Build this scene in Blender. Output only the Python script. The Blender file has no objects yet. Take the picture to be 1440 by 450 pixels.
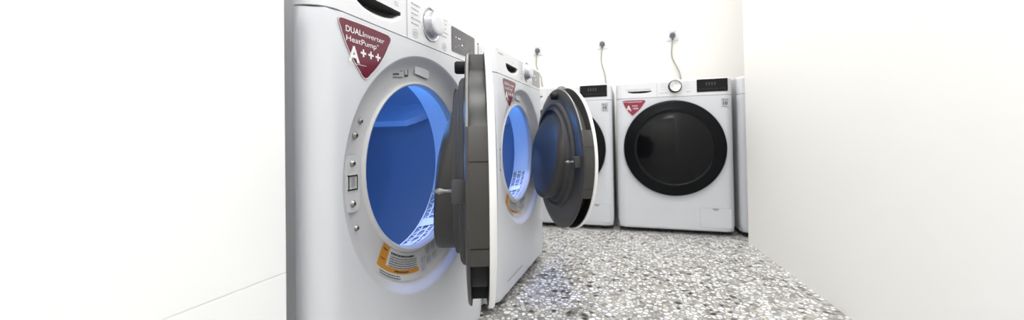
import bpy, bmesh, math, random
from mathutils import Matrix, Vector
random.seed(7)
sc = bpy.context.scene
COL = sc.collection
PI = math.pi

# ---------------------------------------------------------------- materials
def mat(name, col, rough=.5, metal=0., spec=.5, coat=0., emit=None, es=0., bump=None, trans=0.):
    m = bpy.data.materials.new(name); m.use_nodes = True
    b = m.node_tree.nodes['Principled BSDF']
    b.inputs['Base Color'].default_value = (*col, 1)
    b.inputs['Roughness'].default_value = rough
    b.inputs['Metallic'].default_value = metal
    b.inputs['Specular IOR Level'].default_value = spec
    b.inputs['Coat Weight'].default_value = coat
    b.inputs['Coat Roughness'].default_value = .08
    b.inputs['Transmission Weight'].default_value = trans
    if emit:
        b.inputs['Emission Color'].default_value = (*emit, 1)
        b.inputs['Emission Strength'].default_value = es
    if bump:
        nt = m.node_tree
        tc = nt.nodes.new('ShaderNodeTexCoord')
        n = nt.nodes.new('ShaderNodeTexNoise'); n.inputs['Scale'].default_value = bump[0]
        bp = nt.nodes.new('ShaderNodeBump'); bp.inputs['Strength'].default_value = bump[1]; bp.inputs['Distance'].default_value = .002
        nt.links.new(tc.outputs['Object'], n.inputs['Vector'])
        nt.links.new(n.outputs['Fac'], bp.inputs['Height'])
        nt.links.new(bp.outputs['Normal'], b.inputs['Normal'])
    return m

M = {}
M['enamel'] = mat('white_enamel', (.655, .672, .715), .32, bump=(260, .04))
M['ringwhite'] = mat('white_ring_plastic', (.64, .645, .67), .38)
M['panelwhite'] = mat('white_panel_plastic', (.74, .75, .78), .3)
M['side'] = mat('side_sheet', (.70, .71, .73), .45)
M['rim'] = mat('white_rim_plastic', (.85, .85, .84), .3)
M['plateplastic'] = mat('latch_plate_plastic', (.66, .67, .70), .3)
M['lip'] = mat('grey_lip', (.34, .35, .37), .4)
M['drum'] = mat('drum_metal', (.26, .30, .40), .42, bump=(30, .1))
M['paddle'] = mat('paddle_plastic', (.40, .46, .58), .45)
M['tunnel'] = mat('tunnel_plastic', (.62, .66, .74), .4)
M['liner'] = mat('charcoal_liner', (.044, .041, .038), .4)
M['linerlip'] = mat('grey_lip_edge', (.22, .22, .21), .4)
M['linerring'] = mat('charcoal_ring', (.06, .06, .063), .62, spec=.3)
M['bowl'] = mat('charcoal_bowl', (.036, .035, .034), .5)
M['pocket'] = mat('black_pocket', (.010, .010, .010), .55, spec=.2)
M['pocketgrey'] = mat('grey_pocket', (.065, .065, .063), .35)
M['black'] = mat('black_gloss', (.008, .008, .009), .07, coat=.3)
M['blackring'] = mat('black_ring_gloss', (.006, .007, .008), .25, spec=.09)
M['blackglass'] = mat('black_dome_glass', (.004, .004, .005), .12, spec=.22)
M['disp'] = mat('grey_display', (.09, .09, .10), .12, coat=.5)
M['dispblack'] = mat('black_display', (.006, .006, .007), .3, spec=.2)
M['led'] = mat('violet_led', (.6, .6, 1), .4, emit=(.62, .6, 1.0), es=2.2)
M['ledgrey'] = mat('unlit_digits', (.045, .045, .05), .4)
M['chrome'] = mat('chrome', (.75, .75, .76), .16, 1.)
M['steel'] = mat('screw_steel', (.30, .28, .26), .3, 1.)
M['hook'] = mat('hook_grey', (.22, .22, .22), .35, .6)
M['dark'] = mat('dark_plastic', (.03, .03, .03), .5)
M['knob'] = mat('silver_white_knob', (.72, .73, .77), .25)
M['knobside'] = mat('silver_knob_side', (.45, .46, .50), .3, .5)
M['red'] = mat('maroon_badge', (.135, .010, .032), .25, coat=.1)
M['redbright'] = mat('red_badge', (.26, .015, .045), .3)
M['white'] = mat('print_white', (.85, .85, .85), .4)
M['grey'] = mat('print_grey', (.36, .37, .40), .5)
M['lightgrey'] = mat('print_light_grey', (.52, .53, .56), .5)
M['ink'] = mat('print_black', (.05, .05, .05), .5)
M['orange'] = mat('print_orange', (.62, .27, .03), .5)
M['stickerwhite'] = mat('sticker_white', (.66, .66, .66), .4)
M['stickergrey'] = mat('sticker_grey', (.50, .51, .53), .4)
M['plate'] = mat('outlet_white', (.80, .80, .85), .35)
M['socket'] = mat('socket_lavender', (.55, .55, .62), .4)
M['plug'] = mat('plug_grey', (.10, .10, .105), .45)
M['cord'] = mat('cord_grey', (.30, .30, .29), .5)
M['cabinet'] = mat('cabinet_white', (.93, .94, .95), .4)
M['groove'] = mat('groove_grey', (.42, .43, .46), .5)

def wall_mat(name, c):
    m = mat(name, c, .6, spec=.2); nt = m.node_tree; b = nt.nodes['Principled BSDF']
    tc = nt.nodes.new('ShaderNodeTexCoord'); n = nt.nodes.new('ShaderNodeTexNoise')
    n.inputs['Scale'].default_value = 1.4
    r = nt.nodes.new('ShaderNodeValToRGB')
    r.color_ramp.elements[0].color = (c[0]*.97, c[1]*.965, c[2]*.95, 1); r.color_ramp.elements[1].color = (*c, 1)
    nt.links.new(tc.outputs['Object'], n.inputs['Vector']); nt.links.new(n.outputs['Fac'], r.inputs['Fac'])
    nt.links.new(r.outputs['Color'], b.inputs['Base Color'])
    return m
M['wall'] = wall_mat('warm_white_paint', (.865, .855, .825))
M['wallr'] = wall_mat('white_paint', (.97, .97, .965))
M['ceil'] = wall_mat('ceiling_paint', (.9, .9, .9))

def floor_mat():
    m = bpy.data.materials.new('pebble_terrazzo'); m.use_nodes = True
    nt = m.node_tree; b = nt.nodes['Principled BSDF']; L = nt.links.new
    tc = nt.nodes.new('ShaderNodeTexCoord')
    mp = nt.nodes.new('ShaderNodeMapping')
    nz = nt.nodes.new('ShaderNodeTexNoise'); nz.inputs['Scale'].default_value = 70
    mx = nt.nodes.new('ShaderNodeMix'); mx.data_type = 'RGBA'; mx.inputs[0].default_value = .006
    L(tc.outputs['Object'], mp.inputs['Vector']); L(mp.outputs['Vector'], nz.inputs['Vector'])
    L(mp.outputs['Vector'], mx.inputs[6]); L(nz.outputs['Color'], mx.inputs[7])
    v1 = nt.nodes.new('ShaderNodeTexVoronoi'); v1.inputs['Scale'].default_value = 62
    v2 = nt.nodes.new('ShaderNodeTexVoronoi'); v2.feature = 'DISTANCE_TO_EDGE'; v2.inputs['Scale'].default_value = 62
    L(mx.outputs[2], v1.inputs['Vector']); L(mx.outputs[2], v2.inputs['Vector'])
    sep = nt.nodes.new('ShaderNodeSeparateColor'); L(v1.outputs['Color'], sep.inputs['Color'])
    r = nt.nodes.new('ShaderNodeValToRGB'); cr = r.color_ramp; cr.interpolation = 'CONSTANT'
    cols = [(0, (.07, .07, .065)), (.06, (.26, .24, .21)), (.14, (.46, .45, .43)), (.30, (.66, .66, .65)), (.41, (.60, .54, .44)), (.45, (.74, .74, .74)), (.66, (.88, .88, .88)), (.9, (.76, .76, .74))]
    cr.elements[0].position = 0; cr.elements[0].color = (*cols[0][1], 1)
    cr.elements[1].position = cols[1][0]; cr.elements[1].color = (*cols[1][1], 1)
    for p, c in cols[2:]:
        e = cr.elements.new(p); e.color = (*c, 1)
    L(sep.outputs['Red'], r.inputs['Fac'])
    # cement gaps of varying width
    er = nt.nodes.new('ShaderNodeMapRange'); er.inputs['From Min'].default_value = .03; er.inputs['From Max'].default_value = .20
    L(v2.outputs['Distance'], er.inputs['Value'])
    n2 = nt.nodes.new('ShaderNodeTexNoise'); n2.inputs['Scale'].default_value = 6; L(tc.outputs['Object'], n2.inputs['Vector'])
    g = nt.nodes.new('ShaderNodeValToRGB'); g.color_ramp.elements[0].color = (.12, .115, .105, 1); g.color_ramp.elements[1].color = (.42, .415, .40, 1)
    L(n2.outputs['Fac'], g.inputs['Fac'])
    m2 = nt.nodes.new('ShaderNodeMix'); m2.data_type = 'RGBA'
    L(er.outputs['Result'], m2.inputs[0]); L(g.outputs['Color'], m2.inputs[6]); L(r.outputs['Color'], m2.inputs[7])
    L(m2.outputs[2], b.inputs['Base Color'])
    b.inputs['Roughness'].default_value = .28
    b.inputs['Specular IOR Level'].default_value = .4
    return m
M['floor'] = floor_mat()

# ---------------------------------------------------------------- helpers
def link(name, bm, mats, parent=None, smooth=True, loc=None, rot=None, auto=None):
    me = bpy.data.meshes.new(name); bm.normal_update(); bm.to_mesh(me); bm.free()
    if not isinstance(mats, (list, tuple)): mats = [mats]
    for m in mats: me.materials.append(m)
    if smooth:
        for p in me.polygons: p.use_smooth = True
        if auto is not None:
            try: me.set_sharp_from_angle(angle=math.radians(auto))
            except Exception: pass
    o = bpy.data.objects.new(name, me); COL.objects.link(o)
    if parent: o.parent = parent
    if loc: o.location = loc
    if rot: o.rotation_euler = rot
    return o

def box(bm, x0, x1, y0, y1, z0, z1, bev=0., seg=2, mi=0):
    r = bmesh.ops.create_cube(bm, size=1)
    vs = r['verts']
    for v in vs:
        v.co = Vector(((x0+x1)/2+v.co.x*(x1-x0), (y0+y1)/2+v.co.y*(y1-y0), (z0+z1)/2+v.co.z*(z1-z0)))
    fs = list({f for v in vs for f in v.link_faces})
    for f in fs: f.material_index = mi
    if bev > 0:
        es = list({e for v in vs for e in v.link_edges})
        rr = bmesh.ops.bevel(bm, geom=es, offset=bev, segments=seg, affect='EDGES', profile=.5)
        for f in rr['faces']: f.material_index = mi

def lathe(bm, prof, cx=0, cz=0, n=72, a0=0., a1=2*PI, mis=None, cap=False):
    """prof: (r, y[, zoff]) rings about an axis along Y through (cx, cz)"""
    full = abs(a1-a0-2*PI) < 1e-6
    cnt = n if full else n+1
    rings = []
    for p in prof:
        r, y = p[0], p[1]; zo = p[2] if len(p) > 2 else 0
        if r < 1e-6:
            rings.append([bm.verts.new((cx, y, cz+zo))]); continue
        rings.append([bm.verts.new((cx+r*math.cos(a0+(a1-a0)*i/n), y, cz+zo+r*math.sin(a0+(a1-a0)*i/n))) for i in range(cnt)])
    for k in range(len(rings)-1):
        A, B = rings[k], rings[k+1]
        for i in range(n if full else n):
            j = (i+1) % cnt if full else i+1
            if len(A) == 1 and len(B) == 1: continue
            if len(A) == 1: f = bm.faces.new((A[0], B[i], B[j]))
            elif len(B) == 1: f = bm.faces.new((A[i], B[0], A[j]))
            else: f = bm.faces.new((A[i], B[i], B[j], A[j]))
            if mis: f.material_index = mis[k]
    return rings

def poly(bm, pts, y, mi=0, th=.0):
    """flat polygon facing -Y; pts are (u, z); optional thickness"""
    f = bm.faces.new([bm.verts.new((p[0], y, p[1])) for p in pts])
    f.material_index = mi
    f.normal_update()
    if f.normal.y > 0: f.normal_flip()
    if th > 0:
        r = bmesh.ops.extrude_face_region(bm, geom=[f])
        vs = [g for g in r['geom'] if isinstance(g, bmesh.types.BMVert)]
        for v in vs: v.co.y = y-th
        for v in vs:
            for g in v.link_faces: g.material_index = mi

def rect(bm, u0, u1, z0, z1, y, mi=0): poly(bm, [(u0, z0), (u1, z0), (u1, z1), (u0, z1)], y, mi)

def rrect(u0, u1, z0, z1, r, n=5):
    out = []
    for cx, cz, a in ((u1-r, z1-r, 0), (u0+r, z1-r, PI/2), (u0+r, z0+r, PI), (u1-r, z0+r, 1.5*PI)):
        for i in range(n+1):
            t = a+PI/2*i/n; out.append((cx+r*math.cos(t), cz+r*math.sin(t)))
    return out

def round_poly(corners, n=7):
    """corners: (u, z, r)"""
    out = []; N = len(corners)
    for i in range(N):
        p = Vector(corners[i][:2]); r = corners[i][2]
        a = (Vector(corners[i-1][:2])-p).normalized(); b = (Vector(corners[(i+1) % N][:2])-p).normalized()
        ang = a.angle(b); d = r/math.tan(ang/2)
        A = p+a*d; B = p+b*d
        for k in range(n+1):
            t = k/n
            out.append(tuple((1-t)**2*A+2*t*(1-t)*p+t*t*B))
    return out

def outline(bm, pts, w, y, mi=0):
    """thin closed ring polygon of width w around pts"""
    N = len(pts); c = Vector((sum(p[0] for p in pts)/N, sum(p[1] for p in pts)/N))
    inn = []; out = []
    for i in range(N):
        p = Vector(pts[i]); t = (Vector(pts[(i+1) % N])-Vector(pts[i-1])).normalized(); nn = Vector((t.y, -t.x))
        if nn.dot(p-c) < 0: nn = -nn
        out.append(bm.verts.new((p.x, y, p.y))); q = p-nn*w; inn.append(bm.verts.new((q.x, y, q.y)))
    for i in range(N):
        j = (i+1) % N
        f = bm.faces.new((out[i], out[j], inn[j], inn[i])); f.material_index = mi

def text_mesh(bm, s, u, z, h, w=None, y=0., bold=0., mi=0, rotz=0., shear=0.):
    """lettering facing -Y, lower-left corner at (u, z), cap height h, total width w"""
    cu = bpy.data.curves.new('lettering', 'FONT'); cu.body = s; cu.size = 1; cu.offset = bold
    ob = bpy.data.objects.new('lettering', cu); COL.objects.link(ob)
    dg = bpy.context.evaluated_depsgraph_get(); dg.update()
    me = bpy.data.meshes.new_from_object(ob.evaluated_get(dg))
    bpy.data.objects.remove(ob); bpy.data.curves.remove(cu)
    xs = [v.co.x for v in me.vertices]; x0, x1 = min(xs), max(xs)
    cap = .72
    sy = h/cap; sx = (w/(x1-x0)) if w else sy
    vs = [None]*len(me.vertices)
    for v in me.vertices:
        X = (v.co.x-x0)*sx; Z = v.co.y*sy
        c, s_ = math.cos(rotz), math.sin(rotz)
        vs[v.index] = bm.verts.new((u+X*c-Z*s_, y, z+X*s_+Z*c))
    for p in me.polygons:
        try:
            f = bm.faces.new([vs[i] for i in p.vertices]); f.material_index = mi
        except ValueError: pass
    bpy.data.meshes.remove(me)

def dashes(bm, u0, u1, z, h, y, mi=0, seed=0, fill=.75):
    """a row of print too small to read"""
    rn = random.Random(seed); u = u0
    while u < u1:
        w = rn.uniform(.8, 3.2)*h
        rect(bm, u, min(u+w, u1), z, z+h*rn.uniform(.75, 1), y, mi)
        u += w+h*rn.uniform(.3, .8)*(1.75-fill)

def tube(bm, pts, r, n=10, cap=True, mi=0):
    P = [Vector(p) for p in pts]; rings = []
    up = Vector((0, 0, 1))
    prev = None
    for i, p in enumerate(P):
        t = (P[min(i+1, len(P)-1)]-P[max(i-1, 0)]).normalized()
        if prev is None:
            a = t.cross(up)
            if a.length < .05: a = t.cross(Vector((1, 0, 0)))
            a.normalize()
        else:
            a = (prev-t*prev.dot(t)).normalized()
        prev = a; b = t.cross(a)
        rr = r[i] if isinstance(r, (list, tuple)) else r
        rings.append([bm.verts.new(p+(a*math.cos(2*PI*k/n)+b*math.sin(2*PI*k/n))*rr) for k in range(n)])
    for A, B in zip(rings, rings[1:]):
        for k in range(n):
            f = bm.faces.new((A[k], A[(k+1) % n], B[(k+1) % n], B[k])); f.material_index = mi
    if cap:
        for R_ in (rings[0], rings[-1]):
            f = bm.faces.new(R_); f.material_index = mi

def spline(pts, n=8):
    P = [Vector(p) for p in pts]; P = [P[0]*2-P[1]]+P+[P[-1]*2-P[-2]]; out = []
    for i in range(1, len(P)-2):
        for k in range(n):
            t = k/n
            out.append(.5*((2*P[i])+(-P[i-1]+P[i+1])*t+(2*P[i-1]-5*P[i]+4*P[i+1]-P[i+2])*t*t+(-P[i-1]+3*P[i]-3*P[i+1]+P[i+2])*t**3))
    out.append(P[-2]); return out

def empty(name, loc, rz=0):
    o = bpy.data.objects.new(name, None); COL.objects.link(o); o.location = loc; o.rotation_euler = (0, 0, rz)
    o.empty_display_size = .1
    return o
def tag(o, label=None, cat=None, group=None, kind=None):
    if label: o['label'] = label
    if cat: o['category'] = cat
    if group: o['group'] = group
    if kind: o['kind'] = kind
    return o

# ---------------------------------------------------------------- machine
HW = .30; CR = .0427; ZS = .7565; ZB = .024; TOP = .85; DEPTH = .61
ZR, RR = .4755, .2547          # moulded ring around the opening
ZO, RO = .4917, .179           # the opening
YB = .048                      # where front meets side sheet

def cfn(a, r):
    a = max(0., min(a, r)); return r-math.sqrt(max(0., r*r-a*a))
def face_y(u, z=.4):
    return cfn(abs(u)-(HW-CR), CR)+cfn((ZB+.012)-z, .012)

RING = [(.1765, .034), (.1775, .0225), (.1795, .0190), (.1825, .0182), (.1850, .0200), (.1870, .0235), (.192, .0245), (.205, .0240),
        (.218, .0232), (.228, .0205), (.237, .0150), (.245, .0080), (.2505, .0028), (RR, 0.)]
def ring_y(r):
    for (a, ya), (b, yb) in zip(RING, RING[1:]):
        if a <= r <= b: return ya+(yb-ya)*(r-a)/(b-a)
    return 0.

def front_panel(parent):
    bm = bmesh.new()
    angs = [2*PI*i/120 for i in range(120)]
    rc = .02
    def inside(x, z):
        if abs(x) > HW or z > ZS-.0008 or z < ZB: return False
        if z < ZB+rc and abs(x) > HW-rc:
            return math.hypot(abs(x)-(HW-rc), z-(ZB+rc)) <= rc
        return True
    def bound(a):
        lo, hi = RR, .6
        for _ in range(30):
            m_ = (lo+hi)/2
            if inside(m_*math.cos(a), ZR+m_*math.sin(a)): lo = m_
            else: hi = m_
        return lo
    extra = [math.atan2(ZS-.0008-ZR, HW), PI-math.atan2(ZS-.0008-ZR, HW)]
    for e in extra:
        k = min(range(len(angs)), key=lambda i: abs(angs[i]-e)); angs[k] = e
    rings = []
    for r, y in RING:
        s = (r-RING[0][0])/(RR-RING[0][0]); cz = ZO+(ZR-ZO)*s
        rings.append([bm.verts.new((r*math.cos(a), y, cz+r*math.sin(a))) for a in angs])
    B = [bound(a) for a in angs]
    T = [.015, .06, .12, .2, .28, .36, .44, .52, .60, .67, .74, .80, .85, .90, .94, .97, .99, 1.]
    for t in T:
        row = []
        for a, b in zip(angs, B):
            r = RR+(b-RR)*t; x = r*math.cos(a); z = ZR+r*math.sin(a)
            row.append(bm.verts.new((x, face_y(x, z), z)))
        rings.append(row)
    # return into the body
    rings.append([bm.verts.new((v.co.x*.999, max(YB, v.co.y+.002), v.co.z)) for v in rings[-1]])
    n = len(angs)
    for k in range(len(rings)-1):
        for i in range(n):
            j = (i+1) % n
            f = bm.faces.new((rings[k][i], rings[k][j], rings[k+1][j], rings[k+1][i]))
            f.material_index = 2 if k < 2 else (1 if k < len(RING)-1 else 0)
    bmesh.ops.recalc_face_normals(bm, faces=bm.faces)
    return link('front_panel', bm, [M['enamel'], M['ringwhite'], M['lip']], parent, auto=45)

def control_panel(parent, cav):
    """cav: (u0, u1, zbottom, ztop, depth) of the drawer grip"""
    bm = bmesh.new()
    plan = []
    for y in (YB, ): plan.append((-HW, y, -1., 0.))
    for i in range(9):
        t = PI/2*i/8; plan.append((-(HW-CR)-CR*math.cos(t), CR-CR*math.sin(t), -math.cos(t), -math.sin(t)))
    nu = 130
    for i in range(1, nu):
        plan.append((-(HW-CR)+2*(HW-CR)*i/nu, 0., 0., -1.))
    for i in range(9):
        t = PI/2*i/8; plan.append(((HW-CR)+CR*math.sin(t), CR-CR*math.cos(t), math.sin(t), -math.cos(t)))
    plan.append((HW, YB, 1., 0.))
    z0 = ZS+.0008; rf = .012
    lev = [(z0, .004), (z0+.0005, .0)]
    k = 34
    for i in range(1, k+1): lev.append((z0+.0005+(TOP-rf-z0-.0005)*i/k, 0.))
    for i in range(1, 7):
        t = PI/2*i/6; lev.append((TOP-rf+rf*math.sin(t), rf*(1-math.cos(t))))
    rows = []
    cu0, cu1, czb, czt, cd = cav
    dark = {}
    for li, (z, ins) in enumerate(lev):
        row = []
        for (u, y, nx, ny) in plan:
            d = 0
            if cu0 < u < cu1 and ny == -1.:
                s = (u-cu0)/(cu1-cu0)*2-1
                zb = czb+(czt-czb)*(1-math.sqrt(max(0, 1-s*s)))*.9
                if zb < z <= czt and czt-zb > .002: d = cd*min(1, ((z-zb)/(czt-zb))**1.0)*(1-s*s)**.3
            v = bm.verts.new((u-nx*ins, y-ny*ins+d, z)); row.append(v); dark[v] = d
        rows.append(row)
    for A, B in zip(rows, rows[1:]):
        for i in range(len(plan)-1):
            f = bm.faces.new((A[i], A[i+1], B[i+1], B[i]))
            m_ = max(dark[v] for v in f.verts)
            f.material_index = 1 if m_ > cd*.3 else 0  # deep faces take dark grey: the grip's shade put into the colour
    # lid strip back to the body
    last = rows[-1]
    back = [bm.verts.new((v.co.x, .07, TOP)) for v in last]
    for i in range(len(last)-1): bm.faces.new((last[i], last[i+1], back[i+1], back[i]))
    bmesh.ops.recalc_face_normals(bm, faces=bm.faces)
    return link('control_panel', bm, [M['panelwhite'], M['pocketgrey']], parent, auto=50)

def body(parent):
    bm = bmesh.new()
    x = HW-.004; y0, y1 = YB+.003, DEPTH; z0, z1 = ZB, TOP-.001; t = .006
    box(bm, -x, -x+t, y0, y1, z0, z1-t, .0)
    box(bm, x-t, x, y0, y1, z0, z1-t, .0)
    box(bm, -x, x, y1-t, y1, z0, z1-t, .0)
    box(bm, -x, x, y0+.02, y1, z1-t, z1, .002)
    box(bm, -x, x, y0, y1, z0, z0+t, .0)
    return link('cabinet_body', bm, M['side'], parent, smooth=False)

def feet(parent):
    for sx in (-1, 1):
        for yy in (.09, DEPTH-.06):
            bm = bmesh.new()
            bmesh.ops.create_cone(bm, cap_ends=True, segments=20, radius1=.022, radius2=.018, depth=ZB, matrix=Matrix.Translation((sx*.24, yy, ZB/2)))
            link('foot', bm, M['dark'], parent, auto=40)
    bm = bmesh.new(); box(bm, -.285, .285, .06, .075, .006, ZB+.004)
    link('gap_shade', bm, M['dark'], parent, smooth=False)  # dark strip put in for the shade in the gap underneath

def drum(parent):
    bm = bmesh.new()
    prof = [(.272, .112), (.276, .118), (.276, .30), (.274, .31), (.276, .32), (.276, .54), (.268, .553), (.10, .556), (0, .556)]
    lathe(bm, prof, 0, ZO-.004, 72)
    d = link('drum', bm, M['drum'], parent, auto=50)
    # paddles running front to back
    for a in (math.radians(31), math.radians(153), math.radians(274)):
        bm = bmesh.new(); R0 = .276; N = 20; rows = []
        for i in range(N+1):
            y = .128+(.53-.128)*i/N
            h = .066*min(1, i/2.6) if i < 3 else .066
            h = .004+h
            w = .019 if i > 0 else .010
            row = []
            for s, hh in ((-1.3, 0), (-1.15, .1), (-.70, .94), (-.62, 1.), (.62, 1.), (.70, .94), (1.15, .1), (1.3, 0)):
                r = R0-hh*h
                aa = a+s*w/R0
                row.append(bm.verts.new((r*math.cos(aa), y, ZO-.004+r*math.sin(aa))))
            rows.append(row)
        for A, B in zip(rows, rows[1:]):
            for k in range(len(A)-1): bm.faces.new((A[k], A[k+1], B[k+1], B[k]))
        bm.faces.new(rows[0])
        bmesh.ops.recalc_face_normals(bm, faces=bm.faces)
        link('paddle', bm, M['paddle'], d, auto=25)
    bm = bmesh.new()
    lathe(bm, [(.1775, .030), (.181, .034), (.187, .042), (.196, .075), (.205, .108), (.215, .112), (.272, .112)], 0, ZO, 72)
    link('inner_collar', bm, M['tunnel'], parent, auto=50)
    # lint filter grille low in the collar
    bm = bmesh.new()
    def P(a, y, lift=.004):
        r = .187+(.205-.187)*(y-.042)/(.108-.042)-lift
        return (r*math.cos(a), y, ZO+r*math.sin(a))
    A0, A1 = math.radians(-146), math.radians(-28)
    for y in (.044, .062, .084, .104):
        tube(bm, [P(A0+(A1-A0)*i/40, y) for i in range(41)], .0018, 6)
    nb = 15
    for i in range(nb):
        a = A0+(A1-A0)*i/nb; b = A0+(A1-A0)*(i+1)/nb
        tube(bm, [P(a+(b-a)*k/6, .044+.060*k/6) for k in range(7)], .0014, 6)
        tube(bm, [P(b+(a-b)*k/6, .044+.060*k/6) for k in range(7)], .0014, 6)
    for i in (3, 7, 11):
        a = A0+(A1-A0)*i/nb; b = a+.14
        vs = [bm.verts.new(P(x, y, .0065)) for x, y in ((a, .050), (b, .050), (b, .098), (a, .098))]
        bm.faces.new(vs)
    g = link('lint_filter', bm, M['white'], parent)
    bm = bmesh.new()
    rows = []
    for y in (.045, .105):
        rows.append([bm.verts.new(P(A0+(A1-A0)*i/40, y, .0012)) for i in range(41)])
    for i in range(40): bm.faces.new((rows[0][i], rows[0][i+1], rows[1][i+1], rows[1][i]))
    link('filter_mesh', bm, mat('filter_mesh_grey', (.28, .31, .38), .5), g)

def screw(parent, u, z, y, r=.0062):
    r *= .72
    bm = bmesh.new()
    lathe(bm, [(r*1.25, y), (r*1.2, y-.0012), (r, y-.0016), (r*.9, y-.0040), (r*.45, y-.0052), (0, y-.0054)], u, z, 20)
    s = link('screw', bm, M['steel'], parent)
    bm = bmesh.new()
    rect(bm, u-r*.5, u+r*.5, z-r*.16, z+r*.16, y-.0057); rect(bm, u-r*.16, u+r*.16, z-r*.5, z-r*.16, y-.0057); rect(bm, u-r*.16, u+r*.16, z+r*.16, z+r*.5, y-.0057)
    link('screw_slot', bm, M['dark'], s)

def latch(parent):
    bm = bmesh.new(); y = .0212
    poly(bm, rrect(-.2305, -.197, .426, .524, .014), y, 0, .0028)
    p = link('latch_plate', bm, M['plateplastic'], parent, auto=40)
    bm = bmesh.new(); outline(bm, rrect(-.2320, -.1955, .4245, .5255, .0155), .0016, y-.0004); link('plate_gap', bm, M['groove'], p)
    bm = bmesh.new()
    outline(bm, rrect(-.225, -.203, .464, .490, .002, 2), .0026, y-.0046)
    box(bm, -.225, -.203, y-.0046, y-.0029, .464, .4665); box(bm, -.225, -.203, y-.0046, y-.0029, .4875, .490)
    box(bm, -.225, -.2225, y-.0046, y-.0029, .464, .490); box(bm, -.2055, -.203, y-.0046, y-.0029, .464, .490)
    link('latch_frame', bm, M['white'], p, smooth=False)
    bm = bmesh.new(); rect(bm, -.2225, -.2055, .4665, .4875, y-.0031)
    link('latch_slot', bm, M['stickergrey'], p)
    bm = bmesh.new(); rect(bm, -.2160, -.2065, .469, .485, y-.0034)
    link('latch_hole', bm, M['lip'], p)
    screw(parent, -.2135, .5095, y-.0026, .0066); screw(parent, -.2135, .4405, y-.0026, .0066)
    screw(parent, -.189, .583, .0232); screw(parent, -.2035, .5575, .0215, .0068); screw(parent, -.202, .396, .0226, .006)

def ring_pt(a, r, lift=.0009):
    s = (r-RING[0][0])/(RR-RING[0][0]); cz = ZO+(ZR-ZO)*s
    return (r*math.cos(a), ring_y(r)-lift, cz+r*math.sin(a))
def sector(bm, a0, a1, r0, r1, mi, lift=.0009, n=None):
    a0, a1 = math.radians(a0), math.radians(a1)
    n = n or max(1, int(abs(a1-a0)/.05)+1); m_ = max(1, int((r1-r0)/.006)+1)
    g = [[bm.verts.new(ring_pt(a0+(a1-a0)*i/n, r0+(r1-r0)*k/m_, lift)) for i in range(n+1)] for k in range(m_+1)]
    for k in range(m_):
        for i in range(n):
            f = bm.faces.new((g[k][i], g[k][i+1], g[k+1][i+1], g[k+1][i])); f.material_index = mi

def ring_stickers(parent):
    bm = bmesh.new()
    sector(bm, -133, -93, .1885, .2345, 0)
    s = link('caution_sticker', bm, M['stickerwhite'], parent)
    bm = bmesh.new()
    sector(bm, -133, -125.5, .1885, .2235, 0, .0014)
    sector(bm, -125.5, -94, .2165, .2235, 0, .0014)
    link('orange_band', bm, M['orange'], s)
    bm = bmesh.new(); rn = random.Random(5)
    rows = [(.1935, .0030, 0)]+[(.1995+.0036*i, .0013, 0) for i in range(5)]+[(.2190, .0024, 1)]+[(.2268, .0015, 2), (.2305, .0014, 2)]
    for r, h, kind in rows:
        a = -123.5 if kind < 2 else -130; end = -96 if kind == 0 else (-104 if kind == 1 else -112)
        if r == .1935: end = -99
        if kind == 1: a = -117
        while a < end:
            w = rn.uniform(.7, 2.2); sector(bm, a, min(a+w, end), r, r+h, 0, .0018, 1); a += w+rn.uniform(.25, .5)
    sector(bm, -131.5, -127.5, .194, .196, 0, .0018); sector(bm, -131.5, -127.5, .209, .2105, 0, .0018)
    link('sticker_print', bm, M['ink'], s)
    # grey pictograms beside it
    bm = bmesh.new()
    for a, r0, r1 in ((-91, .203, .214), (-85, .188, .204), (-78.5, .188, .204), (-85, .208, .222), (-78.5, .208, .222), (-72, .190, .206), (-91, .218, .228)):
        w = 4.8
        sector(bm, a, a+w, r0, r1, 0, .0010)
        for q in range(3): sector(bm, a+.5+q*1.5, a+1.3+q*1.5, r0+.002+.003*(q % 2), r1-.003-.002*(q % 3), 1, .0015)
    link('pictogram_sticker', bm, [M['lightgrey'], M['grey']], parent)
    # small print label, upper left
    bm = bmesh.new(); y = .0225
    for i, (u0, u1, z) in enumerate(((-.108, -.086, .6935), (-.106, -.064, .6870), (-.097, -.075, .6800), (-.096, -.064, .6745), (-.072, -.044, .7040), (-.110, -.107, .6870), (-.104, -.078, .6895), (-.060, -.040, .7085))):
        n = 7
        for k in range(n):
            a = u0+(u1-u0)*k/n; b = a+(u1-u0)/n*.75
            zz = z+(a-u0)*.12
            rect(bm, a, b, zz, zz+(.0036 if i in (0, 2, 5) else .0020), y-.0002)
    outline(bm, [(-.058, .681), (-.044, .684), (-.043, .700), (-.047, .704), (-.055, .702), (-.058, .698)], .0016, y-.0002)
    rect(bm, -.055, -.047, .684, .687, y-.0003)
    link('small_print_label', bm, M['ink'], parent)
    # sensor cover
    bm = bmesh.new()
    pts = [(-.022, .694), (.028, .6895), (.034, .694), (.033, .709), (.028, .713), (-.018, .7165), (-.022, .713)]
    poly(bm, pts, .0215, 0, .0022)
    c = link('sensor_cover', bm, M['panelwhite'], parent, smooth=False)
    bm = bmesh.new(); outline(bm, [(p[0]*1.04, (p[1]-.703)*1.08+.703) for p in pts], .0022, .0226)
    link('sensor_gap', bm, M['lip'], c)

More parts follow.
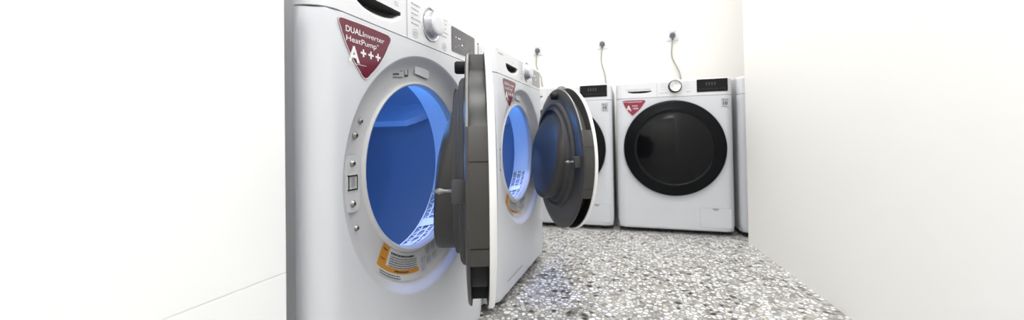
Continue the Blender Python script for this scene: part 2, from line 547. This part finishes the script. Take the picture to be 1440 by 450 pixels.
def badge(parent, kind, du):
    bm = bmesh.new(); y = -.0009
    if kind == 'heat':
        cs = [(-.268, .7475, .010), (-.121, .7475, .013), (-.203, .646, .016)]
    else:
        cs = [(-.271, .7465, .010), (-.128, .7465, .012), (-.212, .650, .014)]
    # sides bulge outward a little
    pts = round_poly(cs, 8)
    c = Vector((sum(p[0] for p in cs)/3, sum(p[1] for p in cs)/3))
    def sub(pts):
        out = []
        for i in range(len(pts)):
            p, q = Vector(pts[i]), Vector(pts[(i+1) % len(pts)])
            out.append(tuple(p)); L_ = (q-p).length
            if L_ > .03:
                nn = Vector((q.y-p.y, -(q.x-p.x))).normalized()
                if nn.dot((p+q)/2-c) < 0: nn = -nn
                amp = .0045 if abs(q.y-p.y) > .02 else .0008
                for k in range(1, 8):
                    t = k/8; out.append(tuple(p+(q-p)*t+nn*amp*4*t*(1-t)))
        return out
    pts = [(p[0]+du, p[1]) for p in sub(pts)]
    poly(bm, pts, y, 0, .0004)
    b = link('badge', bm, M['red'] if kind == 'heat' else M['redbright'], parent, smooth=False)
    bm = bmesh.new(); outline(bm, pts, .0011, y-.0007)
    link('badge_border', bm, M['white'], b)
    bm = bmesh.new(); yt = y-.0009
    if kind == 'heat':
        text_mesh(bm, 'DUAL', -.2465+du, .7270, .0100, .0370, yt, .012)
        text_mesh(bm, 'Inverter', -.2075+du, .7270, .0095, .0560, yt, -.004)
        text_mesh(bm, 'Heat', -.2455+du, .7120, .0095, .0330, yt, .0)
        text_mesh(bm, 'Pump', -.2110+du, .7120, .0095, .0375, yt, .0)
        text_mesh(bm, 'TM', -.1725+du, .7180, .0030, .0050, yt)
        text_mesh(bm, 'A', -.2415+du, .6800, .0260, .0260, yt, .03)
        for k in range(3): # plus signs
            cx = -.2065+.0185*k+du; cz = .6985; a, t = .0066, .0018
            rect(bm, cx-a, cx+a, cz-t, cz+t, yt); rect(bm, cx-t, cx+t, cz-a, cz+a, yt)
        dashes(bm, -.240+du, -.200+du, .6765, .0010, yt, 0, 3)
    else:
        rect(bm, -.2585, -.2525, .7335, .7395, yt)
        text_mesh(bm, 'TurboWash', -.2490, .7330, .0075, .0900, yt, .02)
        text_mesh(bm, 'TM', -.1570, .7370, .0030, .0050, yt)
        text_mesh(bm, 'A', -.2450, .6870, .0290, .0290, yt, .04)
        text_mesh(bm, '+++', -.2120, .7080, .0110, .0300, yt, .03)
        text_mesh(bm, '-40%', -.2110, .6940, .0095, .0320, yt, .02)
    link('badge_lettering', bm, M['white'] if kind == 'heat' else M['stickerwhite'], b)

def knob(parent, u, z, kind):
    bm = bmesh.new()
    if kind == 'dryer':
        lathe(bm, [(.0395, 0), (.0390, -.0022), (.0365, -.0030), (.0345, -.0012), (.0335, .0005)], u, z, 48)
        base = link('knob_ring', bm, M['chrome'], parent)
        bm = bmesh.new()
        lathe(bm, [(.0320, .001), (.0315, -.003), (.0285, -.007), (.0270, -.009), (.0262, -.0185), (.0250, -.0215), (.0235, -.0225), (.012, -.0230), (0, -.0230)], u, z, 48, mis=[0, 0, 0, 0, 1, 1, 1, 1])
        k = link('knob', bm, [M['knobside'], M['knob']], parent, auto=50)
    else:
        lathe(bm, [(.0355, 0), (.0350, -.004), (.0335, -.016), (.0315, -.020), (.0290, -.0205)], u, z, 48)
        base = link('knob_ring', bm, M['blackring'], parent)
        bm = bmesh.new()
        lathe(bm, [(.0292, -.020), (.0288, -.0235), (.0275, -.0255), (.0262, -.0250), (.0, -.0225)], u, z, 48)
        k = link('knob', bm, M['chrome'], parent, auto=50)

def panel_print(parent, kind, ku, du):
    y = -.0007; m_ = M['grey'] if kind == 'dryer' else M['lightgrey']
    def pr(nm, rows):
        bm = bmesh.new()
        for u0, u1, z, h, sd in rows: dashes(bm, u0, u1, z, h, y, 0, sd, .9)
        link(nm, bm, m_, parent)
    if kind == 'dryer':
        W = (.026, .022, .018, .027, .020)
        pr('program_print', [(ku-.076, ku-.076+W[i]*1.3, .834-.0105*i, .0026, 20+i) for i in range(5)])
        pr('program_print', [(ku+.052-(.006 if i in (0, 4) else 0), ku+.052+W[i], .838-.0105*i, .0026, 40+i) for i in range(5)])
        pr('tank_symbol', [(-.118, -.106, .8125, .0018, 1), (-.118, -.106, .8175, .0015, 2)])
        pr('brand_print', [(-.25, -.21, .822, .004, 77)])
    else:
        pr('program_print', [(ku-.072, ku-.046, .832-.011*i, .0024, 80+i) for i in range(4)])
        pr('program_print', [(ku+.046, ku+.070, .832-.011*i, .0024, 90+i) for i in range(4)])
        pr('drawer_print', [(-.245, -.112, .8020, .0062, 99)])
        pr('brand_print', [(-.140, -.108, .838, .004, 98)])
        pr('button_print', [(ku-.080, ku-.060, .776, .006, 97), (ku-.052, ku-.036, .778, .006, 95)])
        pr('button_print', [(ku+.058, ku+.078, .778, .006, 96)])
    if kind == 'dryer':
        for cx, cz in ((ku-.062, .7735), (ku+.060, .7715)):
            pts = [(cx+.0098*math.cos(2*PI*k/24), cz+.0098*math.sin(2*PI*k/24)) for k in range(24)]
            bm = bmesh.new(); outline(bm, pts, .0012, y)
            t = link('touch_button', bm, M['grey'], parent)
            bm = bmesh.new(); outline(bm, [(cx+(p[0]-cx)*.45, cz+(p[1]-cz)*.45) for p in pts], .0014, y)
            link('button_symbol', bm, M['grey'], t)
    bm = bmesh.new()
    s = -.078+du
    rect(bm, s-.0009, s+.0009, ZS+.002, TOP-.010, -.0005)
    link('drawer_seam', bm, M['groove'], parent)

def display(parent, u0, u1, z0, z1, kind):
    bm = bmesh.new()
    poly(bm, rrect(u0, u1, z0, z1, .0035, 3), -.0003, 0, .0012)
    d = link('display', bm, M['disp'] if kind == 'dryer' else M['dispblack'], parent, smooth=False)
    bm = bmesh.new(); y = -.0018; w = u1-u0; h = z1-z0
    if kind == 'dryer':
        for fu, fz in ((.16, .62), (.27, .62), (.33, .62), (.42, .40)):
            cx, cz = u0+w*fu, z0+h*fz
            r = .0017 if fu < .4 else .0022
            poly(bm, [(cx+r*math.cos(2*PI*k/10), cz+r*math.sin(2*PI*k/10)) for k in range(10)], y)
        link('indicator_lights', bm, M['led'], d)
        bm = bmesh.new()
        for k in range(6): dashes(bm, u0+w*(.1+.14*k), u0+w*(.19+.14*k), z0+h*(.30 if k % 2 else .2), .0018, y, 0, 130+k)
        link('display_print', bm, M['grey'], d)
    else:
        for k in range(8): dashes(bm, u0+w*(.08+.11*k), u0+w*(.15+.11*k), z0+h*.22, .003, y, 0, 140+k)
        for k in range(4):
            rect(bm, u0+w*(.30+.09*k), u0+w*(.34+.09*k), z0+h*.50, z0+h*.74, y)
        link('display_print', bm, M['ledgrey'], d)

def hinge(parent):
    bm = bmesh.new()
    box(bm, .224, .243, -.016, .022, .47+.035, .47+.075, .003)
    box(bm, .224, .243, -.016, .022, .47-.055, .47-.015, .003)
    box(bm, .229, .238, -.010, .020, .47-.050, .47+.07, .001)
    link('door_hinge', bm, M['pocket'], parent, auto=40)

DR = .266; DZ = .4685
def open_door(parent, th):
    """door swung out about a hinge at u=.27"""
    cx, cz = -.265, DZ
    hx, hy = .27, -.020
    bm = bmesh.new(); N = 144
    def dep(y): return y
    # liner: side wall, flange.   y grows toward the machine
    PK = [(math.radians(97), math.radians(157), 0), (math.radians(208), math.radians(264), 1)]
    prof = [(.2615, .006), (.2615, .0095), (.2612, .0100), (.2605, .0385), (.2600, .0390), (.2590, .0430), (.2550, .0455), (.2300, .0470), (.2120, .0480), (.1800, .0500)]
    rings = []
    for k, (r, y) in enumerate(prof):
        row = []
        for i in range(N):
            a = 2*PI*i/N; rr = r
            if k in (2, 3):
                for p0, p1, kk in PK:
                    if p0 < a < p1: rr = r-.034
            # cut-away shoulder on the hinge side, as on the real liner
            row.append(bm.verts.new((cx+rr*math.cos(a), y, cz+rr*math.sin(a))))
        rings.append(row)
    for k in range(len(rings)-1):
        for i in range(N):
            j = (i+1) % N; a = 2*PI*(i+.5)/N
            f = bm.faces.new((rings[k][i], rings[k][j], rings[k+1][j], rings[k+1][i]))
            if 1 <= k <= 3:
                for p0, p1, kk in PK:
                    if p0-.03 < a < p1+.03: f.material_index = 1+kk
            if k in (0, 4):
                for p0, p1, kk in PK[:1]:
                    if p0 < a < p1: f.material_index = 3
    bmesh.ops.recalc_face_normals(bm, faces=bm.faces)
    D = link('door', bm, [M['liner'], M['pocketgrey'], M['pocket'], M['linerlip']], parent, loc=(hx, hy, 0), rot=(0, 0, th), auto=35)
    # outer white rim and dark outer glass
    bm = bmesh.new()
    lathe(bm, [(.2585, .0085), (DR-.001, .0085), (DR, .006), (DR, .000), (DR-.0015, -.002), (.250, -.0035), (.238, -.0045), (.232, -.004)], cx, cz, 120)
    link('door_rim', bm, M['rim'], D, auto=50)
    bm = bmesh.new()
    lathe(bm, [(.233, -.004), (.225, -.0055), (.19, -.008), (.12, -.011), (.05, -.012), (0, -.0122)], cx, cz, 96)
    link('door_glass', bm, M['blackglass'], D)
    # stepped ring round the bowl
    bm = bmesh.new()
    lathe(bm, [(.1985, .0490), (.1960, .0560), (.1900, .0600), (.1860, .0585), (.1835, .0560), (.1800, .0560), (.1745, .0600), (.1735, .0680), (.1720, .0700), (.1660, .0700, .004)], cx, cz+.013, 96)
    link('door_step_ring', bm, M['linerring'], D, auto=60)
    # bowl, deeper toward its foot
    bm = bmesh.new(); rows = []
    pr_ = [(.1690, .069, 0), (.1685, .073, .1), (.1675, .082, .4), (.1660, .090, .8), (.1635, .0965, 1), (.1590, .1010, 1), (.1510, .1040, 1), (.1400, .1058, 1), (.1200, .1068, 1), (.1000, .1074, 1), (.0700, .1078, 1), (.0350, .1080, 1), (.0100, .1080, 1)]
    for r, y, s in pr_:
        row = []
        for i in range(96):
            a = 2*PI*i/96; zz = r*math.sin(a)
            row.append(bm.verts.new((cx+r*math.cos(a), y-s*(.10*(zz+.06)+.45*max(0, zz-.02)**1.5), cz+.020+zz-.004*s)))
        rows.append(row)
    for A, B in zip(rows, rows[1:]):
        for i in range(96): bm.faces.new((A[i], A[(i+1) % 96], B[(i+1) % 96], B[i]))
    bm.faces.new(rows[-1])
    bmesh.ops.recalc_face_normals(bm, faces=bm.faces)
    link('door_bowl', bm, M['bowl'], D, auto=60)
    # latch hook at the free edge
    bm = bmesh.new()
    box(bm, cx-.240, cx-.212, .044, .066, cz-.020, cz+.016, .003)
    b = link('latch_block', bm, M['linerring'], D, auto=40)
    bm = bmesh.new()
    tube(bm, [(cx-.228, .064, cz-.001), (cx-.228, .078, cz-.001), (cx-.228, .084, cz-.001), (cx-.228, .086, cz-.001), (cx-.228, .096, cz-.001)], [.0026, .0026, .0050, .0050, .0010], 12)
    link('latch_hook', bm, M['hook'], b)
    # round buffer near the top and small screw holes
    bm = bmesh.new(); a = math.radians(96)
    lathe(bm, [(.0135, .044), (.0135, .066), (.011, .070), (0, .0705)], cx+.232*math.cos(a), cz+.232*math.sin(a), 24)
    link('rubber_buffer', bm, M['pocket'], D, auto=50)
    for ad in (118, 143, 166, 196, 218, 240, 290, 330, 25, 62):
        a = math.radians(ad); bm = bmesh.new()
        px, pz = cx+.222*math.cos(a), cz+.222*math.sin(a)
        lathe(bm, [(.0058, .0468), (.0055, .0452), (.0030, .0450), (0, .0480)], px, pz, 14)
        link('screw_hole', bm, M['pocket'], D)
    # parting lines on the side wall
    for ad in (170, 200):
        a = math.radians(ad); c_, s_ = math.cos(a), math.sin(a); t = Vector((-s_, 0, c_))*.0008
        p, q = Vector((cx+.2620*c_, .009, cz+.2620*s_)), Vector((cx+.2611*c_, .039, cz+.2611*s_))
        bm = bmesh.new(); bm.faces.new([bm.verts.new(v) for v in (p-t, p+t, q+t, q-t)])
        link('parting_line', bm, M['pocket'], D)
    return D

def closed_door(parent):
    cz = .4742; bm = bmesh.new()
    lathe(bm, [(.2560, .012), (.2616, .002), (.2616, -.016), (.2590, -.022), (.2540, -.0255), (.2460, -.027), (.2150, -.031), (.2080, -.0335), (.2030, -.0325)], 0, cz, 120)
    D = link('door', bm, M['blackring'], parent, auto=60)
    bm = bmesh.new()
    lathe(bm, [(.2035, -.0325), (.2000, -.0305), (.1960, -.0290), (.1900, -.0300), (.17, -.036), (.13, -.045), (.08, -.052), (.04, -.055), (0, -.056)], 0, cz, 96)
    link('door_glass', bm, M['blackglass'], D, auto=60)

def energy_sticker(parent, u0, u1, z0, z1):
    bm = bmesh.new(); y = -.0008
    rect(bm, u0, u1, z0, z1, y)
    s = link('warranty_sticker', bm, M['stickergrey'], parent, smooth=False)
    bm = bmesh.new(); w = u1-u0; h = z1-z0
    text_mesh(bm, '10', u0+w*.22, z0+h*.28, h*.34, w*.56, y-.0004, .05)
    dashes(bm, u0+w*.1, u1-w*.1, z0+h*.82, h*.08, y-.0004, 0, 6); dashes(bm, u0+w*.2, u1-w*.1, z0+h*.69, h*.07, y-.0004, 0, 7)
    dashes(bm, u0+w*.2, u1-w*.2, z0+h*.08, h*.07, y-.0004, 0, 8)
    link('sticker_print', bm, M['ink'], s)

def access_panel(parent):
    bm = bmesh.new(); y = -.0006
    poly(bm, rrect(.127, .278, .046, .150, .004, 3), -.0002, 0, .0006)
    a = link('access_panel', bm, M['enamel'], parent, smooth=False)
    bm = bmesh.new(); outline(bm, rrect(.126, .279, .045, .151, .004, 3), .0013, -.0010)
    link('panel_gap', bm, M['groove'], a)
    bm = bmesh.new()
    poly(bm, [(.203+.016*math.cos(t), .149+.012*math.sin(t)) for t in [PI+PI*k/10 for k in range(11)]], -.0012)
    link('finger_notch', bm, M['lip'], a)

def machine(name, loc, rz, kind, label, door=None, group=None, ku=.015, du=0., disp=(.110, .245, .7715, .8345), lamp=True, text=False):
    group = 'open dryers in the left row' if kind == 'dryer' else 'washing machines along the back wall'
    r = empty(name, loc, rz); tag(r, label, 'dryer' if kind == 'dryer' else 'washing machine', group)
    body(r); front_panel(r); feet(r)
    control_panel(r, (-.226+du, -.100+du, .7735, .8010, .034) if kind == 'dryer' else (-.232, -.108, .7800, .7935, .022))
    knob(r, ku, .8095 if kind == 'dryer' else .813, kind)
    panel_print(r, kind, ku, du)
    display(r, *disp, kind)
    badge(r, 'heat' if kind == 'dryer' else 'wash', du)
    if kind == 'dryer':
        drum(r); latch(r); ring_stickers(r); hinge(r)
        open_door(r, door)
        if lamp:
            bm = bmesh.new()
            lathe(bm, [(.014, 0), (.013, -.006), (.008, -.011), (0, -.012)], 0, 0, 20)
            lo = link('drum_lamp', bm, mat('blue_lamp_lens', (.2, .4, 1), .4, emit=(.10, .28, 1), es=6), r, loc=(-.05, .125, ZO+.222), rot=(math.radians(60), 0, 0))
        if text:
            bm = bmesh.new(); y = -.0008
            rn = random.Random(11)
            u = -.198
            while u < -.043:
                w = rn.uniform(.004, .010); z = .066
                rect(bm, u, u+w, z, z+.0045, y); u += w+.0022
            link('lower_print', bm, M['grey'], r)
    else:
        closed_door(r); access_panel(r); energy_sticker(r, .2405, .2795, .688, .738)
        bm = bmesh.new(); lathe(bm, [(.1765, .034), (.15, .10), (0, .10)], 0, ZO, 48)
        link('door_seal', bm, M['dark'], r)
    return r

# left row: faces +x
m1 = machine('clothes_dryer', (0, -.3, 0), PI/2, 'dryer',
             'nearest white dryer, door ajar, showing its blue-lit drum', math.radians(24.9), ku=.013)
m2 = machine('clothes_dryer', (.0175, .3412, 0), PI/2, 'dryer',
             'second white dryer with open door, between the nearest dryer and the back row', math.radians(32.0), ku=.055, du=.045,
             disp=(.138, .250, .768, .836), text=True)
# back row: faces the camera
A = .0333; ux, uy = math.cos(A), math.sin(A); cx4, cy4 = .3121+.3*ux, 1.1843+.3*uy; P_ = .6228
m4 = machine('washing_machine', (cx4, cy4, 0), A, 'washer', 'white washing machine with closed round black door and maroon badge, fully in view',
             ku=.015, disp=(.124, .274, .7745, .8440))
m3 = machine('washing_machine', (cx4-P_*ux, cy4-P_*uy, 0), A, 'washer',
             'white washing machine against the back wall, black door half hidden by an open dryer door', ku=.010, disp=(.118, .274, .7745, .8440))
m5 = machine('washing_machine', (cx4+P_*ux, cy4+P_*uy, 0), A, 'washer',
             'rightmost white washing machine, only a sliver of its left edge showing', ku=.015, disp=(.124, .274, .7745, .8440))

# ---------------------------------------------------------------- white cabinet left of the first dryer
cab = empty('storage_cabinet', (-.31, -1.30, 0)); tag(cab, 'tall white flat-fronted cabinet left of the nearest dryer', 'cabinet')
bm = bmesh.new(); box(bm, -.29, .271, -.66, .661, .0, 2.1, .003); link('carcass', bm, M['cabinet'], cab, smooth=False)
bm = bmesh.new(); box(bm, .272, .290, -.66, .662, .368, 2.1, .0005); link('upper_door', bm, M['cabinet'], cab, smooth=False)
bm = bmesh.new(); box(bm, .272, .290, -.66, .662, .008, .3675, .0005); link('lower_door', bm, M['cabinet'], cab, smooth=False)

# ---------------------------------------------------------------- room
def struct(name, bm, m, smooth=False):
    return tag(link(name, bm, m, smooth=smooth), kind='structure')
WY = 1.95; WX = -.85
bm = bmesh.new(); box(bm, WX-.1, 3.2, -3.0, WY+.1, -.08, 0); struct('floor', bm, M['floor'])
bm = bmesh.new(); box(bm, WX-.1, 3.2, WY, WY+.1, 0, 3.0); struct('wall_back', bm, M['wall'])
bm = bmesh.new(); box(bm, WX-.1, WX, -3.0, WY, 0, 3.0); struct('wall_left', bm, M['wall'])
bm = bmesh.new(); box(bm, WX-.1, 3.2, -3.1, -3.0, 0, 3.0); struct('wall_front_unseen', bm, M['wall'])  # unseen wall behind the camera, added to block level world light
# right-hand wall: ends in front of the last washing machine
bm = bmesh.new()
pts = [(.945, 1.12), (1.33, -3.0), (3.2, -3.0), (3.2, 1.12)]
lo = [bm.verts.new((x, y, 0)) for x, y in pts]; hi = [bm.verts.new((x, y, 3.0)) for x, y in pts]
bm.faces.new(hi); bm.faces.new(lo[::-1])
for i in range(4):
    j = (i+1) % 4; bm.faces.new((lo[i], lo[j], hi[j], hi[i]))
bmesh.ops.recalc_face_normals(bm, faces=bm.faces)
struct('wall_right', bm, M['wallr'])

# ---------------------------------------------------------------- outlets and cords
OUT = [(-.353, 1.268, .0, 'white wall outlet furthest left, partly above the second dryer'),
       (.170, 1.272, .0, 'middle one of the three white wall outlets'),
       (.676, 1.287, .0, 'right-hand white wall outlet, highest in the picture')]
ENDS = [(-.318, 1.0), (.192, .98), (.722, .97)]
CL = ['grey power cord plugged into the leftmost wall outlet', 'grey power cord hanging from the middle wall outlet', 'grey power cord hanging from the right-hand wall outlet']
for (x, z, _, lab), (ex, ez), cl in zip(OUT, ENDS, CL):
    o = empty('wall_outlet', (x, WY, z)); tag(o, lab, 'outlet', 'wall outlets above the back row')
    bm = bmesh.new(); box(bm, -.042, .042, -.010, 0, -.046, .042, .004); link('outlet_plate', bm, M['plate'], o, auto=40)
    bm = bmesh.new(); box(bm, -.024, .024, -.0125, -.009, -.026, .026, .002); link('socket_face', bm, M['socket'], o, auto=40)
    c = empty('power_cord', (x, WY, z)); tag(c, cl, 'power cord', 'power cords behind the washing machines')
    bm = bmesh.new()
    lathe(bm, [(.019, -.0128), (.019, -.030), (.016, -.040), (.010, -.046), (0, -.047)], 0, -.010, 24)
    tube(bm, [(0, -.034, -.010), (0, -.038, -.028), (0, -.038, -.050)], [.012, .010, .0065], 12)
    link('plug', bm, M['plug'], c, auto=50)
    dx = ex-x; dz = ez-z
    bm = bmesh.new()
    tube(bm, spline([(0, -.038, -.040), (-.006, -.036, -.09), (-.006, -.03, dz*.55), (dx*.75, -.028, dz*.85), (dx, -.03, dz), (dx+.012, -.035, dz-.14), (dx+.0, -.04, dz-.34)]), .0046, 10)
    link('cord', bm, M['cord'], c)

# ---------------------------------------------------------------- light
def area(name, loc, size, energy, col=(1, 1, 1), rot=(0, 0, 0), sy=None):
    l = bpy.data.lights.new(name, 'AREA'); l.energy = energy; l.color = col; l.size = size
    if sy: l.shape = 'RECTANGLE'; l.size_y = sy
    o = bpy.data.objects.new(name, l); COL.objects.link(o); o.location = loc; o.rotation_euler = rot
    return o
area('ceiling_lamp', (.35, .9, 2.85), 1.3, 33, (1, .985, .96), sy=.5)
area('ceiling_lamp', (.6, -.5, 2.85), 1.3, 30, (1, .99, .98), sy=.5)
area('ceiling_lamp', (.5, -2.2, 2.85), 1.3, 34, (1, .99, .98), sy=.5)
def blue(x, y, z, e, r=.02):
    l = bpy.data.lights.new('drum_light', 'POINT'); l.energy = e; l.color = (.10, .36, 1.0); l.shadow_soft_size = r
    o = bpy.data.objects.new('drum_light', l); COL.objects.link(o); o.location = (x, y, z)
for mx, my in ((0, -.3), (.0175, .3412)):
    blue(mx-.24, my-.04, .52, 1.0, .05)
    blue(mx-.075, my-.02, ZO+.145, .55, .012)


for mx, my in ((0, -.3), (.0175, .3412)):
    l = bpy.data.lights.new('drum_spot', 'SPOT'); l.energy = 4.2; l.color = (.30, .42, 1.0); l.spot_size = math.radians(60); l.spot_blend = .5; l.shadow_soft_size = .012
    o = bpy.data.objects.new('drum_spot', l); COL.objects.link(o); o.location = (mx-.043, my-.02, ZO+.145)
    o.rotation_euler = (Vector((mx-.006, my+.05, ZR-.25))-o.location).to_track_quat('-Z', 'Y').to_euler()
w = bpy.data.worlds.new('World'); sc.world = w; w.use_nodes = True
w.node_tree.nodes['Background'].inputs['Color'].default_value = (.97, .985, 1, 1)
w.node_tree.nodes['Background'].inputs['Strength'].default_value = .50

# ---------------------------------------------------------------- camera
cam = bpy.data.cameras.new('camera'); co = bpy.data.objects.new('camera', cam); COL.objects.link(co)
R2 = Vector((0.94532198, 0.325721, -0.01649777)); U2 = Vector((0.01996215, -0.00729647, 0.99977411)); B2 = Vector((0.32552705, -0.94543778, -0.0133996))
mt = Matrix((( R2.x, U2.x, B2.x), (R2.y, U2.y, B2.y), (R2.z, U2.z, B2.z))).to_4x4(); mt.translation = (.4519, -1.0236, .5511)
co.matrix_world = mt
cam.sensor_width = 36; cam.sensor_fit = 'HORIZONTAL'; cam.lens = 36*521.52/1440
cam.shift_x = -3.55/1440; cam.shift_y = -39.97/1440
cam.clip_start = .02
cam.dof.use_dof = True; cam.dof.focus_distance = .85; cam.dof.aperture_fstop = 3.2
sc.camera = co
sc.view_settings.view_transform = 'Standard'
sc.view_settings.look = 'None'
sc.view_settings.exposure = 0.
